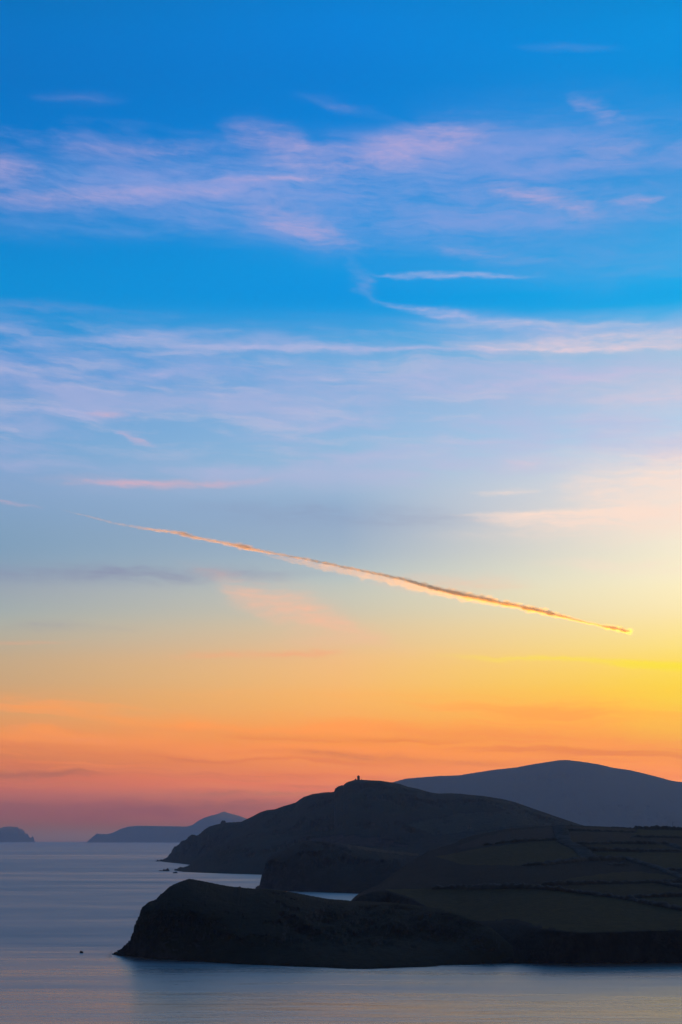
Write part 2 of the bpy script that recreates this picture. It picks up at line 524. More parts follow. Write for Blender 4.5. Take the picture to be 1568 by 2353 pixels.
# --- near headland
A_sky = [(257.5,2193),(262,2190),(266,2187.5),(271,2186),(276,2182),(282,2179),(286,2173),(291,2170),(296,2163),(301,2158),(303,2150),(306,2142),(309,2130),(313,2119),(318,2110),(322,2100),(325,2089),
         (330,2083),(338,2076),(345,2071),(352,2069.5),(360,2066),(367,2057),(376,2050),(386,2041),(391,2036),(400,2032.5),(412,2027),(425,2022.5),(434,2019.3),(440,2019.5),(452,2022),
         (470,2025),(500,2031.5),(525,2036),(545,2038.5),(552,2036.8),(556,2039.5),(587,2042),(620,2043),(654,2047),(680,2051.5),(715,2058.5),(745,2064),(760,2066),(790,2068),(806,2070),(850,2071.5),(900,2074),(940,2078),(973,2082),(1013,2089),(1050,2100),(1080,2112),(1130,2132),(1180,2175),(1212,2206),(1230,2209)]
A_wat = [(257.5,2193.5),(280,2196.5),(300,2198),(350,2203),(430,2208.5),(500,2213),(600,2218),(690,2222),(750,2224),(800,2226.8),(850,2227),(900,2225),(984,2221.5),(1034,2217.5),(1134,2214.7),(1180,2213.6),(1230,2208)]
A_ridge = [(257.5,760),(290,775),(345,805),(436,850),(600,870),(806,900),(973,860),(1080,790),(1230,730)]
near = land('headland', A_sky, A_wat, A_ridge, frange(257.5, 350, .5) + frange(351, 1230, 1.1), M_near, rows=56, prof=2.0, back=110, amp=21,
            gully=(.017, .06), jag=lambda x: 2.6 if x < 345 else (1.6 if x < 400 else .8), jagf=.45, seed=2)
tag(near, 'nearest dark headland with a steep rocky left end dropping into the sea', 'headland', kind='structure')

# --- farmland hill
OL, BR, DK, OD = (.058, .056, .017), (.056, .044, .026), (.018, .018, .016), (.052, .047, .018)
FIELDS = [
    ([(884,2044),(1000,2042),(1234,2040.5),(1289,2046),(1372,2058),(1437,2067),(1506,2080),(1568,2092),(1900,2150),(1900,2160),(1568,2137),(1430,2141),(1334,2143),(1249,2131),(1184,2112),(1104,2116),(1040,2103),(985,2086),(950,2065),(925,2056)], OL),
    ([(1000,1968),(1060,1957),(1134,1944),(1210,1935),(1284,1931),(1300,1937),(1325,1955),(1342,1966),(1332,1976),(1240,1985),(1184,1989),(1064,1987)], OL),
    ([(1302,1909.5),(1460,1914),(1452,1922),(1440,1935),(1302,1935)], BR),
    ([(1290,1898),(1460,1902),(1462,1909.5),(1298,1905)], BR),
    ([(1466,1906),(1900,1915),(1900,1930),(1456,1920)], OL),
    ([(1452,1924),(1900,1934),(1900,1960),(1560,1946),(1525,1935),(1442,1935)], BR),
    ([(1345,1940.5),(1520,1940.5),(1560,1951),(1352,1951.5)], OD),
    ([(1362,1957.5),(1900,1962),(1900,1998),(1530,1996),(1483,1981),(1442,1971),(1366,1972)], OL),
    ([(1285,2029),(1310,2018),(1380,2008),(1460,2002),(1530,2010),(1568,2020),(1900,2050),(1568,2023),(1370,2027)], OD),
    ([(1250,2037),(1370,2033),(1506,2029.5),(1540,2036),(1568,2042),(1900,2055),(1900,2060),(1568,2056),(1440,2060),(1375,2053),(1290,2043)], OD),
    ([(1448,2067),(1494,2062.5),(1568,2061.5),(1900,2065),(1900,2140),(1568,2087),(1506,2075)], OL),
    ([(1110,1922),(1184,1908),(1284,1899),(1288,1925),(1206,1930),(1134,1937),(1060,1952),(1050,1945)], (.040,.036,.033)),
]
def cover_B(px, py, v):
    jx = 1.6 * noise.noise(Vector((px * .05, py * .12, 3)))
    for poly, c in FIELDS:
        if in_poly(px, py + jx, poly): return c
    # scrub and bracken between the fields
    k = .5 + .5 * noise.noise(Vector((px * .02, py * .06, 0)))
    return tuple(DK[i] * (.8 + .6 * k) for i in range(3))
B_sky = [(806,2071),(812,2064),(820,2057),(829,2050.7),(845,2043),(865,2036),(880,2026),(905,2008),(934,1985.7),(960,1970),(984,1956.5),(1010,1947.5),(1044,1938),(1060,1929),(1084,1920.7),(1134,1910.7),(1160,1905.5),(1184,1903),(1230,1899),(1284,1896),
         (1313,1896.3),(1396,1899.5),(1464,1903),(1568,1906),(1800,1912),(2100,1926),(2700,1990)]
B_ct = [(806,2072.5),(830,2058),(850,2050),(866,2046.5),(889,2046),(910,2055),(942,2064),(973,2081),(1013,2090),(1050,2104),(1080,2114),(1104,2118),(1184,2115.5),(1249,2135),(1334,2145.5),(1450,2141),(1568,2137),(1800,2140),(2300,2140),(2700,2160)]
B_ctd = [(806,955),(889,985),(940,950),(973,915),(1104,815),(1184,790),(1249,745),(1334,735),(1568,745),(1950,740)]
B_rd = [(806,975),(829,1010),(865,1100),(934,1250),(1044,1350),(1284,1450),(1568,1540),(1950,1600)]
B_wd = [(806,940),(889,950),(940,900),(1000,800),(1060,730)]
B_wat = [(1034,2217.5),(1134,2214.7),(1300,2213.5),(1568,2213),(1950,2213)]
def build_farm():
    cols = []
    for x in frange(806, 1600, 1.15) + frange(1604, 2700, 5):
        dwater = DW(x, interp(B_wat, x))
        if x < 1060: dwater = interp(B_wd, x)
        elif x < 1134: dwater = 730 + (dwater - 730) * (x - 1060) / 74
        w = P(x, H0 + CAM_H / dwater * FPX, dwater); w.z = 0
        ct = P(x, smooth_interp(B_ct, x, 6), smooth_interp(B_ctd, x, 8))
        ysk = interp(B_sky, x) + .35 * fbm(x * .2, 5, 0)
        r = P(x, ysk, smooth_interp(B_rd, x, 10))
        if ct.y > r.y - 6: ct.y = r.y - 6
        ctmax = CAM_H + (r.z - CAM_H) / r.y * ct.y
        ct.z = min(ct.z, ctmax - .05)
        sr = (r.z - CAM_H) / r.y
        c = [w + Vector((0, -2, -4))]
        n1, n2 = 34, 120
        for k in range(n1):
            t = k / n1
            v = w.lerp(ct, t)
            v.z = ct.z * (1 - (1 - t) ** 1.5)
            env = min(1, (1 - t) * 3)
            g = fbm(v.x * .02, v.z * .022, 1.3, 6, .7) + .5 * fbm(v.x * .09, v.z * .06, 4.3, 5, .6)
            a = min(14, (ct.y - w.y) * .3)
            v.y += a * g * env * min(1, t * 3 + .2)
            if k == 0: v.z = -.3
            v.z = min(v.z, CAM_H + (sr - .0007) * v.y)
            c.append(v)
        for k in range(n2 + 1):
            t = k / n2
            v = ct.lerp(r, t)
            env = min(1, t * 6) * min(1, (1 - t) * 6)
            v.z += (1.5 * fbm(v.x * .006, v.y * .006, 2, 3) + .18 * fbm(v.x * .08, v.y * .08, 0, 3)) * env
            if k < n2: v.z = min(v.z, CAM_H + (sr - .0003 * (1 - t) - .00002) * v.y)
            c.append(v)
        bk = 350 if x > 984 else 60 + 290 * max(0, (x - 806) / 178)
        for k in range(1, 9):
            q = k / 8
            v = Vector((r.x * (1 + bk * q / r.y), r.y + bk * q, r.z * (1 - q ** 1.6) - 3 * q))
            v.z = min(v.z, CAM_H + (sr - .0005) * v.y)
            c.append(v)
        cols.append(c)
    return grid_mesh('hillside', cols, M_farm, cover_B)
farm = build_farm()
tag(farm, 'dark sloping farmland divided into small fields by hedges above a low sea cliff', 'hillside', kind='structure')

# --- second cliff
C_sky = [(587,2042.5),(588.5,2038),(592,2035.5),(596.4,2034.5),(599,2023),(602,2010),(605,2002),(607,1998.8),(609,1988),(612,1977),(618.4,1969.5),(626,1964.5),(635,1960),(644,1956.5),(653,1954),(670,1944),(690,1935.7),(700,1932.5),(712,1931.5),(745,1934.5),(784,1938),(821,1943.5),(887,1952),(930,1956.5),(964,1961),(1000,1966),(1100,1985),(1200,2010)]
C_wat = [(587,2043.3),(600,2044.5),(654,2047.3),(735,2050.3),(816,2053.4),(900,2057),(1200,2066)]
C_ridge = [(587,1790),(612,1810),(653,1860),(712,1930),(784,1960),(964,1900),(1200,1800)]
def cover_C(px, py, v):
    if in_poly(px, py, [(815,1943),(887,1953),(964,1962),(960,1968),(880,1960),(825,1952)]): return (.066, .058, .036)
    return (0, 0, 0)
cliff = land('cliff', C_sky, C_wat, C_ridge, frange(587, 620, .5) + frange(621, 1200, 1.5), M_cliff, rows=44, prof=3.4, back=200, amp=24, gully=(.012, .05), jag=.5, seed=5, cover=cover_C)
tag(cliff, 'blunt sheer sea cliff standing between the near headland and the tower hill', 'cliff', kind='structure')

# --- tower hill
E_sky = [(368,1978.8),(375,1975.5),(379,1972.5),(384,1970.5),(389.4,1963.7),(393.8,1959),(396,1953),(400.4,1945.7),(404,1944.5),(408,1943),(413.6,1938),(415,1933.6),(423.5,1931.4),(430,1927),(434,1922),(436.7,1920.4),(441,1917.8),(446,1917.6),(450,1920),(455,1919.5),(461,1915),(469.6,1907),(476,1902.5),(480.6,1899.5),(493.8,1895.6),(507,1892.6),
         (520,1890),(542,1889),(555.4,1888),(567.5,1882),(581.7,1875.4),(597,1867),(612.5,1861.7),(632,1859.5),(650,1853),(665,1848.5),(680,1844),(689.3,1837),(698,1831.4),(719,1824.4),(748.6,1820.3),(767,1820),(769.3,1816),(770.5,1812.5),(774,1809.4),(778.3,1806.6),(791.5,1803.3),(794,1800),(797,1797.8),(808,1794),
         (819,1791.6),(832,1791.8),(876,1794),(900,1797.8),(920,1801.3),(935.5,1807.2),(959.6,1812),(979.4,1818.2),(997,1822.2),(1010,1823.5),(1034,1822.8),(1060,1824),(1084,1826.7),(1110,1828.8),(1154,1835.7),(1184,1843),(1234,1860.7),(1284,1878),(1334,1894.7),(1420,1918),(1500,1930)]
E_wat = [(368,1979.3),(383,1981.5),(411,1984),(436.7,1987.3),(480,1991),(600,2004),(800,2012),(1500,2025)]
E_ridge = [(368,4320),(415,4150),(507,3900),(632,3650),(770,3450),(824,3400),(1034,3150),(1334,2850),(1500,2700)]
def cover_E(px, py, v):
    py = py + 2 * noise.noise(Vector((px * .03, py * .1, 3)))
    if in_poly(px, py, [(690,1928),(780,1920),(860,1922),(905,1934),(960,1948),(800,1942)]): return (.050, .038, .042)
    if in_poly(px, py, [(930,1895),(1060,1868),(1180,1862),(1260,1880),(1300,1892),(1180,1900),(1000,1920)]): return (.038, .052, .040)
    if in_poly(px, py, [(1090,1830),(1170,1842),(1300,1888),(1230,1872),(1150,1858)]): return (.050, .058, .040)
    return (0, 0, 0)
eask = land('hill', E_sky, E_wat, E_ridge, frange(368, 470, .6) + frange(471, 1500, 1.6), M_hill, rows=64, prof=1.7, back=700, amp=42, gully=(.0045, .02),
            jag=lambda x: 1.7 if x < 470 else (1.1 if 765 < x < 832 else .4), jagf=.5, seed=9, cover=cover_E)
tag(eask, 'blue-black coastal hill crowned by a small stone tower', 'hill', kind='structure')
S_sky = [(401,1999.8),(404,1998),(408,1996.5),(411,1993.5),(414,1991.8),(417,1992.2),(421,1993.2),(427,1991),(437,1987.5),(446,1980),(462,1968),(490,1950),(540,1925),(600,1905),(700,1900),(900,1905),(1200,1935),(1400,1960)]
S_wat = [(401,2000.3),(412,2002.3),(424,2003.8),(490,2006.5),(545,2008.3),(600,2009.8),(800,2014),(1400,2025)]
S_ridge = [(401,2960),(437,3020),(490,3120),(600,3150),(900,2900),(1400,2650)]
spur = land('shore_slope', S_sky, S_wat, S_ridge, frange(401, 470, .5) + frange(471, 1400, 2), M_hill, rows=54, prof=2.0, back=300, amp=36, gully=(.006, .025), jag=.6, seed=14, cover=cover_E)
tag(spur, 'dark craggy lower slopes running down to the shore below the tower hill', 'slope', kind='structure')

# --- mountain behind
M_sky = [(700,1850),(780,1830),(850,1812),(904,1797),(934,1789),(974,1785.7),(1009,1783),(1054,1781.7),(1084,1776.7),(1134,1769),(1165,1765.5),(1189,1763),(1219,1757),(1259,1750.7),(1284,1746.7),(1304,1746.2),(1334,1749.7),(1374,1755.7),(1409,1764),(1449,1769.7),(1484,1778),(1514,1785.7),(1544,1794),(1568,1797),(1640,1803),(1750,1822),(1900,1860),(2200,1895),(2500,1921)]
mount = land('mountain', M_sky, [(700,1),(1900,1)], [(700,14000),(1900,13500)], frange(700, 2500, 3), M_far, rows=50, prof=1.15, back=2500, amp=150, gully=(.0011, .005), jag=.35, jagf=.12, seed=21, water_depth=lambda x: 11200)
tag(mount, 'broad hazy blue mountain rising behind the fields', 'mountain', kind='structure')

# --- islands
I_sky = [(200.5,1934),(210.8,1925),(222.3,1915.4),(232,1916.3),(246.7,1916.7),(259.5,1913.6),(274.9,1905.7),(295.4,1899.5),(315.9,1897.5),(390,1898.5),(428.7,1899.3),(444,1895),(454.3,1886.7),(469.7,1879),(485,1874.2),(500.5,1870.3),(510.8,1865.7),(517,1864.4),(526,1868.3),(546.6,1873.4),(567,1881),(600,1896),(640,1920),(660,1933)]
isl = land('island', I_sky, [(0,1),(1,1)], [(200,24300),(517,24000),(660,24300)], frange(200.5, 660, 1.2), M_far, rows=36, prof=1.7, back=1500, amp=120, gully=(.0009, .004), jag=.3, jagf=.2, seed=31, water_depth=lambda x: 23200)
tag(isl, 'long low hazy island with a pointed peak on the horizon', 'island', kind='structure')
T_sky = [(-130,1932),(-90,1920),(-40,1908),(0,1903),(8.8,1900.3),(25,1898.8),(33,1900.3),(40.3,1899.8),(45.4,1904),(51.3,1905),(56.4,1909.8),(59.3,1915.2),(63.7,1915.6),(66.7,1921.5),(70,1926),(72.5,1924),(75.2,1920.8),(77.6,1925),(80.6,1934)]
tea = land('island', T_sky, [(0,1),(1,1)], [(-130,25500),(80,25500)], frange(-130, 80.6, .8), M_far, rows=30, prof=1.9, back=900, amp=90, gully=(.0012, .005), jag=.5, jagf=.3, seed=41, water_depth=lambda x: 24900)
tag(tea, 'small domed hazy island with a pinnacle at its right end', 'island', kind='structure')

# ---------------------------------------------------------------- sea rocks
def rock(name, px0, px1, ywat, peaks, label, depth_frac=.6, sub=0):
    """peaks: (px, py, half width px)"""
    D = DW((px0 + px1) / 2, ywat)
    a, b = P(px0, ywat, D), P(px1, ywat, D)
    wid = (b.x - a.x); cx = (a.x + b.x) / 2
    nx, ny = 46, 22
    vs, fs = [], []
    dep = wid * depth_frac
    for i in range(nx + 1):
        for j in range(ny + 1):
            u, v = i / nx, j / ny
            x = -wid / 2 + wid * u; y = dep * (v - .35)
            px = px0 + (px1 - px0) * u
            h = 0
            for (qx, qy, hw) in peaks:
                top = (ywat - qy) / FPX * D
                k = max(0, 1 - abs(px - qx) / hw) ** .8
                h = max(h, top * k)
            edge = max(0, 1 - (abs(v - .35) / .62) ** 1.6)
            h *= edge
            h *= 1 + .22 * fbm(x * 6 / wid, y * 6 / wid, 3.3 + px0, 4)
            vs.append((x, y, h - .5 + .9 * edge * min(1, u * 8, (1 - u) * 8)))
    for i in range(nx):
        for j in range(ny):
            q = i * (ny + 1) + j
            fs.append((q, q + ny + 1, q + ny + 2, q + 1))
    base = len(vs)
    rim = [i * (ny + 1) for i in range(nx + 1)] + [nx * (ny + 1) + j for j in range(1, ny + 1)] + [i * (ny + 1) + ny for i in range(nx - 1, -1, -1)] + [j for j in range(ny - 1, 0, -1)]
    for k in rim: vs.append((vs[k][0], vs[k][1], -4))
    for k in range(len(rim)):
        fs.append((rim[k], base + k, base + (k + 1) % len(rim), rim[(k + 1) % len(rim)]))
    o = mesh_obj(name, vs, fs, M_rock)
    o.location = (cx, D, 0)
    tag(o, label, 'rock', group='rocks standing in the sea')
    return o
rock('sea_rock', 357, 368.5, 1979.2, [(360, 1978, 3), (363, 1975.2, 2.6), (366.8, 1977, 1.8)], 'tiny pointed rock just off the seaward tip of the tower hill')
rock('sea_rock', 364, 390, 2001.6, [(369, 2000, 6), (377, 1997, 3.5), (381, 1998, 4), (385.5, 1994.2, 4.8)], 'jagged low rock with a pointed right end, largest of the sea rocks')
rock('sea_rock', 396.5, 409.5, 2006.4, [(401, 2004, 4.5), (404.5, 2003, 4.5)], 'flat rounded rock lying close to the shore below the tower hill', .7)
rock('sea_rock', 183, 192.5, 2189.6, [(185.3, 2186.2, 2.5), (188, 2187, 4)], 'lone small rock in open water off the near headland', .8)
# rocks at foot of headland tip keep to the land meshes

# crag on the slope below the tower hill crest
def crag(px0, px1, ytop, ybase, D, label):
    a, b = P(px0, ybase, D), P(px1, ybase, D)
    wid = b.x - a.x; top = P(px0, ytop, D).z; z0 = a.z
    bm = bmesh.new()
    bmesh.ops.create_icosphere(bm, subdivisions=4, radius=1)
    for v in bm.verts:
        c = v.co.copy()
        sx = math.copysign(abs(c.x) ** .75, c.x)
        if c.z > 0: c.z = c.z ** .8
        n = 1 + .16 * fbm(c.x * 2, c.y * 2, c.z * 2 + 4, 4)
        lean = -.12 * c.z
        v.co = Vector((sx * wid * .5 * n + (-lean) * wid * .6, c.y * wid * .5 * n, c.z * (top - z0) * n))
    me = bpy.data.meshes.new('crag'); bm.to_mesh(me); bm.free()
    me.materials.append(M_rock)
    for p in me.polygons: p.use_smooth = True
    o = bpy.data.objects.new('crag', me); col.objects.link(o)
    o.location = ((a.x + b.x) / 2, D, z0)
    tag(o, label, 'crag')
crag(507, 519.3, 1885.6, 1892.5, interp(E_ridge, 513) - 3, 'rounded dark crag standing on the slope left of the tower')

# ---------------------------------------------------------------- the tower
def ring_tower(name, prof, n, material, parent, rough=0.0):
    vs, fs = [], []
    for k, (z, r) in enumerate(prof):
        for i in range(n):
            a = 2 * math.pi * i / n
            rr_ = r * (1 + rough * noise.noise(Vector((math.cos(a) * 3, math.sin(a) * 3, z * 1.2))))
            vs.append((rr_ * math.cos(a), rr_ * math.sin(a), z))
    for k in range(len(prof) - 1):
        for i in range(n):
            j = (i + 1) % n
            fs.append((k * n + i, k * n + j, (k + 1) * n + j, (k + 1) * n + i))
    fs.append(tuple(range(n))[::-1]); fs.append(tuple((len(prof) - 1) * n + i for i in range(n)))
    return mesh_obj(name, vs, fs, material, parent)
TD = interp(E_ridge, 824)
tb = P(824.2, 1792.2, TD)
tower = bpy.data.objects.new('beacon_tower', None); col.objects.link(tower)
tower.location = tb
tag(tower, 'small solid stone beacon tower, tapering upwards, on top of the coastal hill', 'tower')
hT = (1792.2 - 1782.3) / FPX * TD; rT = 3.15 / FPX * TD
ring_tower('shaft', [(-3, rT * 1.03)] + [(hT * k / 14, rT * (1.0 - .04 * (k / 14) - .16 * (k / 14) ** 2.2)) for k in range(0, 13)], 28, M_stone, tower, .03)
ring_tower('cap', [(hT * .857, rT * .80), (hT * .93, rT * .74), (hT * .97, rT * .68), (hT, rT * .5), (hT * 1.005, rT * .1)], 28, M_stone, tower, .03)

def boulder(px, ytop, ybase, wpx, D, label, name='boulder'):
    a = P(px, ybase, D); h = (ybase - ytop) / FPX * D; w = wpx / FPX * D
    bm = bmesh.new(); bmesh.ops.create_icosphere(bm, subdivisions=3, radius=1)
    for v in bm.verts:
        n = 1 + .3 * fbm(v.co.x * 1.7 + px, v.co.y * 1.7, v.co.z * 1.7, 4)
        v.co = Vector((v.co.x * w * .5 * n, v.co.y * w * .45 * n, (max(v.co.z, -.4)) * h * n))
    me = bpy.data.meshes.new(name); bm.to_mesh(me); bm.free(); me.materials.append(M_rock)
    o = bpy.data.objects.new(name, me); col.objects.link(o); o.location = a
    tag(o, label, 'boulder', group='boulders beside the tower')
boulder(817.3, 1789.2, 1792.2, 4.6, TD - 1, 'broad boulder close to the left foot of the stone tower')
boulder(831.4, 1790.0, 1792.2, 2.0, TD - 1, 'small pointed boulder beside the right foot of the stone tower')

# ---------------------------------------------------------------- hedges, scrub, pole, cottage on the farmland
def bvh(o):
    me = o.data
    return BVHTree.FromPolygons([v.co for v in me.vertices], [tuple(p.vertices) for p in me.polygons])
BV, BVE = bvh(farm), bvh(eask)
def hit(px, py, tree):
    d = ray(px, py).normalized()
    r = tree.ray_cast(Vector((0, 0, CAM_H)), d)
    return r[0]
def drop(x, y, tree):
    r = tree.ray_cast(Vector((x, y, 900)), Vector((0, 0, -1)))
    return r[0].z if r[0] else None
def hedge(pts, h, w, label, tree=BV, name='hedgerow', cat='hedge', group='hedgerows between the fields', seed=0):
    P3 = []
    for (x0, y0), (x1, y1) in zip(pts, pts[1:]):
        n = max(2, int(abs(x1 - x0) + abs(y1 - y0)) // 3)
        for k in range(n):
            q = hit(x0 + (x1 - x0) * k / n, y0 + (y1 - y0) * k / n, tree)
            if q: P3.append(q)
    q = hit(*pts[-1], tree)
    if q: P3.append(q)
    if len(P3) < 2: return
    # resample by metres
    line = [P3[0]]
    for a, b in zip(P3, P3[1:]):
        L = (Vector((b.x, b.y)) - Vector((a.x, a.y))).length
        m = min(60, max(1, int(L / 1.1)))
        for k in range(1, m + 1): line.append(a.lerp(b, k / m))
    org = line[0].copy()
    vs, fs = [], []
    ns = 9
    for i, p in enumerate(line):
        q = line[min(i + 1, len(line) - 1)] - line[max(i - 1, 0)]
        t = Vector((q.x, q.y, 0))
        if t.length < 1e-6: t = Vector((1, 0, 0))
        t.normalize()
        nrm = Vector((-t.y, t.x, 0))
        gz = drop(p.x, p.y, tree)
        gz = p.z if gz is None else gz
        end = min(1, i * .35 + .3, (len(line) - 1 - i) * .35 + .3)
        hh = h * end * (1 + .55 * fbm(p.x * .22 + seed, p.y * .22, 0, 4, .6) + .25 * math.sin(p.x * .05 + seed))
        hh = max(hh, .3 * h)
        for k in range(ns):
            a = math.pi * k / (ns - 1)
            rr_ = 1 + .3 * noise.noise(Vector((p.x * .9, p.y * .9, a * 2 + seed)))
            vs.append(Vector((p.x, p.y, gz - .3)) + nrm * (math.cos(a) * w * .5 * rr_) + Vector((0, 0, math.sin(a) ** .7 * hh * rr_ + (0 if 0 < k < ns - 1 else -.6))) - org)
    for i in range(len(line) - 1):
        for k in range(ns - 1):
            a = i * ns + k
            fs.append((a, a + ns, a + ns + 1, a + 1))
    fs.append(tuple(range(ns))[::-1]); fs.append(tuple(range((len(line) - 1) * ns, len(line) * ns)))
    o = mesh_obj(name, vs, fs, M_hedge)
    o.location = org
    tag(o, label, cat, group=group)
hedge([(1331,1896.6),(1365,1897.7),(1400,1899.3)], 1.5, 3, 'short low hedge on the hill crest where the mountain slope meets the fields', seed=1)
hedge([(1402,1900.4),(1440,1902),(1458,1903)], .8, 2, 'thin low hedge on the crest between the two bushier crest hedges', seed=2)
hedge([(1459,1903.4),(1500,1904.5),(1568,1907.2),(1700,1911),(1850,1914.5)], 2.6, 5, 'tall bushy hedge along the right end of the hill crest', seed=3)
hedge([(1298,1907.5),(1380,1909.2),(1462,1912.2)], 1.8, 4, 'straight dark hedge just below the crest, above the brown field', seed=4)
hedge([(1451,1922.2),(1510,1923.4),(1568,1925),(1700,1929)], 1.7, 4, 'hedge along the upper right fields, second below the tall crest hedge', seed=5)
hedge([(1110,1942),(1134,1940),(1155,1936.6),(1206,1932.5),(1291,1929)], 1.9, 5, 'long slanting hedge along the top of the upper left olive field', seed=6)
hedge([(1319,1937.6),(1420,1937.5),(1511,1938.8)], 2.0, 4, 'level hedge along the lower edge of the brown field', seed=7)
hedge([(1524,1938),(1543,1940),(1568,1950),(1600,1957)], 2.4, 8, 'short thick hedge bending downhill at the right edge of the photo', seed=8)
hedge([(1286,1899),(1291,1917.6),(1298.5,1936),(1316,1944),(1335,1953),(1356,1973)], 2.0, 14, 'wide strip of scrub running down the hill between left and right fields', name='scrub_strip', cat='scrub', group='scrub strips', seed=9)
hedge([(1344,1954.5),(1450,1955.5),(1568,1955.5),(1800,1960)], 2.6, 5, 'long level hedge halfway up the slope, above the widest upper olive field', seed=10)
hedge([(1200,1988.5),(1241,1987),(1342,1977.5),(1441,1974.3),(1483,1987),(1525,2001),(1568,2017),(1620,2034)], 2.4, 7, 'long arched hedge rising then falling to the right, above the scrubby hollow', seed=11)
hedge([(1529,1999.3),(1568,1998.4),(1700,2000)], 2.0, 5, 'short level hedge branching off the falling part of the arched hedge', seed=12)
hedge([(1400,1987.2),(1439,1986.8)], 1.8, 6, 'short detached hedge inside the hollow under the arched hedge', seed=13)
hedge([(1241,2033.8),(1368,2030.3),(1506,2027.3),(1568,2026.8),(1750,2031)], 2.2, 5, 'long nearly level hedge above the lower fields', seed=14)
hedge([(1000,2042),(1120,2041),(1206,2040.2),(1289,2046),(1372,2057.4),(1437,2065.7),(1506,2079.4),(1562,2090),(1650,2108)], 2.4, 6, 'longest hedge, along the top of the large lowest field', seed=15)
hedge([(1437,2063.4),(1495,2060.4),(1568,2059.3),(1700,2063)], 1.9, 5, 'hedge splitting off the longest hedge towards the right', seed=16)
hedge([(1506,2027.6),(1541,2033.4),(1568,2039),(1640,2052)], 1.9, 6, 'short hedge slanting down from the right part of the nearly level hedge', seed=17)

q = hit(1547, 1907.5, BV)
if q:
    pole = bpy.data.objects.new('utility_pole', None); col.objects.link(pole)
    pole.location = (q.x, q.y, q.z)
    tag(pole, 'thin utility pole rising above the tall crest hedge', 'pole')
    s_ = q.y / FPX
    ring_tower('post', [(-1, .17), (0, .17), (17.5 * s_, .12)], 10, M_pole, pole)
    bm = bmesh.new(); bmesh.ops.create_cube(bm, size=1)
    for v in bm.verts: v.co = Vector((v.co.x * 1.3, v.co.y * .1, v.co.z * .12 + 16.6 * s_))
    me = bpy.data.meshes.new('crossarm'); bm.to_mesh(me); bm.free(); me.materials.append(M_pole)
    o = bpy.data.objects.new('crossarm', me); col.objects.link(o); o.parent = pole
    o.location = (0, -.2, 0)

def bush(px, py, hm, label):
    q = hit(px, py, BV)
    if not q: return
    root = bpy.data.objects.new('bush', None); col.objects.link(root); root.location = q
    tag(root, label, 'bush')
    vs, fs = [], []
    for _ in range(700):
        d = Vector((random.gauss(0, 1), random.gauss(0, 1), random.gauss(0, 1))).normalized() * random.random() ** .4
        c = Vector((d.x * hm * .75, d.y * hm * .6, hm * .55 + d.z * hm * .5))
        a = Vector((random.uniform(-1, 1), random.uniform(-1, 1), random.uniform(-1, 1))).normalized() * .16
        b = a.orthogonal().normalized() * .12
        k = len(vs); vs += [c - a, c + b, c + a, c - b]; fs.append((k, k + 1, k + 2, k + 3))
    mesh_obj('foliage', vs, fs, M_hedge, root, smooth=False)
    ring_tower('trunk', [(-.5, .15), (hm * .5, .1)], 8, M_pole, root)
bush(1313.6, 1897.6, 1.3, 'single small round bush on the crest left of the crest hedges')

def cottage(px, py, w, label):
    q = hit(px, py, BVE)
    if not q: return
    root = bpy.data.objects.new('cottage', None); col.objects.link(root); root.location = q
    root.rotation_euler = (0, 0, R(25))
    tag(root, label, 'cottage')
    d, h, rh = w * .5, 2.3, 1.6
    W2, D2 = w / 2, d / 2
    vs = [(-W2,-D2,-2),(W2,-D2,-2),(W2,D2,-2),(-W2,D2,-2),(-W2,-D2,h),(W2,-D2,h),(W2,D2,h),(-W2,D2,h),(-W2,0,h+rh),(W2,0,h+rh)]
    fs = [(0,1,5,4),(1,2,6,9,5),(2,3,7,6),(3,0,4,8,7)]
    mesh_obj('wall', vs, fs, M_white, root, smooth=False)
    e = .3
    vs = [(-W2-e,-D2-e,h-.15),(W2+e,-D2-e,h-.15),(W2+e,0,h+rh+.1),(-W2-e,0,h+rh+.1),(W2+e,D2+e,h-.15),(-W2-e,D2+e,h-.15)]
    vs += [(x, y, z + .15) for x, y, z in vs]
    fs = [(0,1,2,3)[::-1],(3,2,4,5)[::-1],(6,7,8,9),(9,8,10,11),(0,1,7,6),(4,5,11,10),(1,2,8,7),(2,4,10,8),(0,6,9,3),(3,9,11,5)]
    mesh_obj('roof', vs, fs, M_slate, root, smooth=False)
    for sx in (-W2 + .6, W2 - .6):
        bm = bmesh.new(); bmesh.ops.create_cube(bm, size=1)
        for v in bm.verts: v.co = Vector((v.co.x * .6, v.co.y * .6, v.co.z * 1.2))
        me = bpy.data.meshes.new('chimney'); bm.to_mesh(me); bm.free(); me.materials.append(M_white)
        o = bpy.data.objects.new('chimney', me); col.objects.link(o); o.parent = root; o.location = (sx, 0, h + rh + .35)
    for (x0, ww, hh, zz, nm, mt) in ((-w * .28, .9, .9, 1.3, 'window', M_slate), (w * .28, .9, .9, 1.3, 'window', M_slate), (0, .95, 1.95, .97, 'door', M_pole)):
        bm = bmesh.new(); bmesh.ops.create_cube(bm, size=1)
        for v in bm.verts: v.co = Vector((v.co.x * ww, v.co.y * .12, v.co.z * hh))
        me = bpy.data.meshes.new(nm); bm.to_mesh(me); bm.free(); me.materials.append(mt)
        o = bpy.data.objects.new(nm, me); col.objects.link(o); o.parent = root; o.location = (x0, -D2 - .03, zz)
cottage(1079, 1903.5, 5.5, 'tiny pale cottage on the slope of the tower hill above the fields')

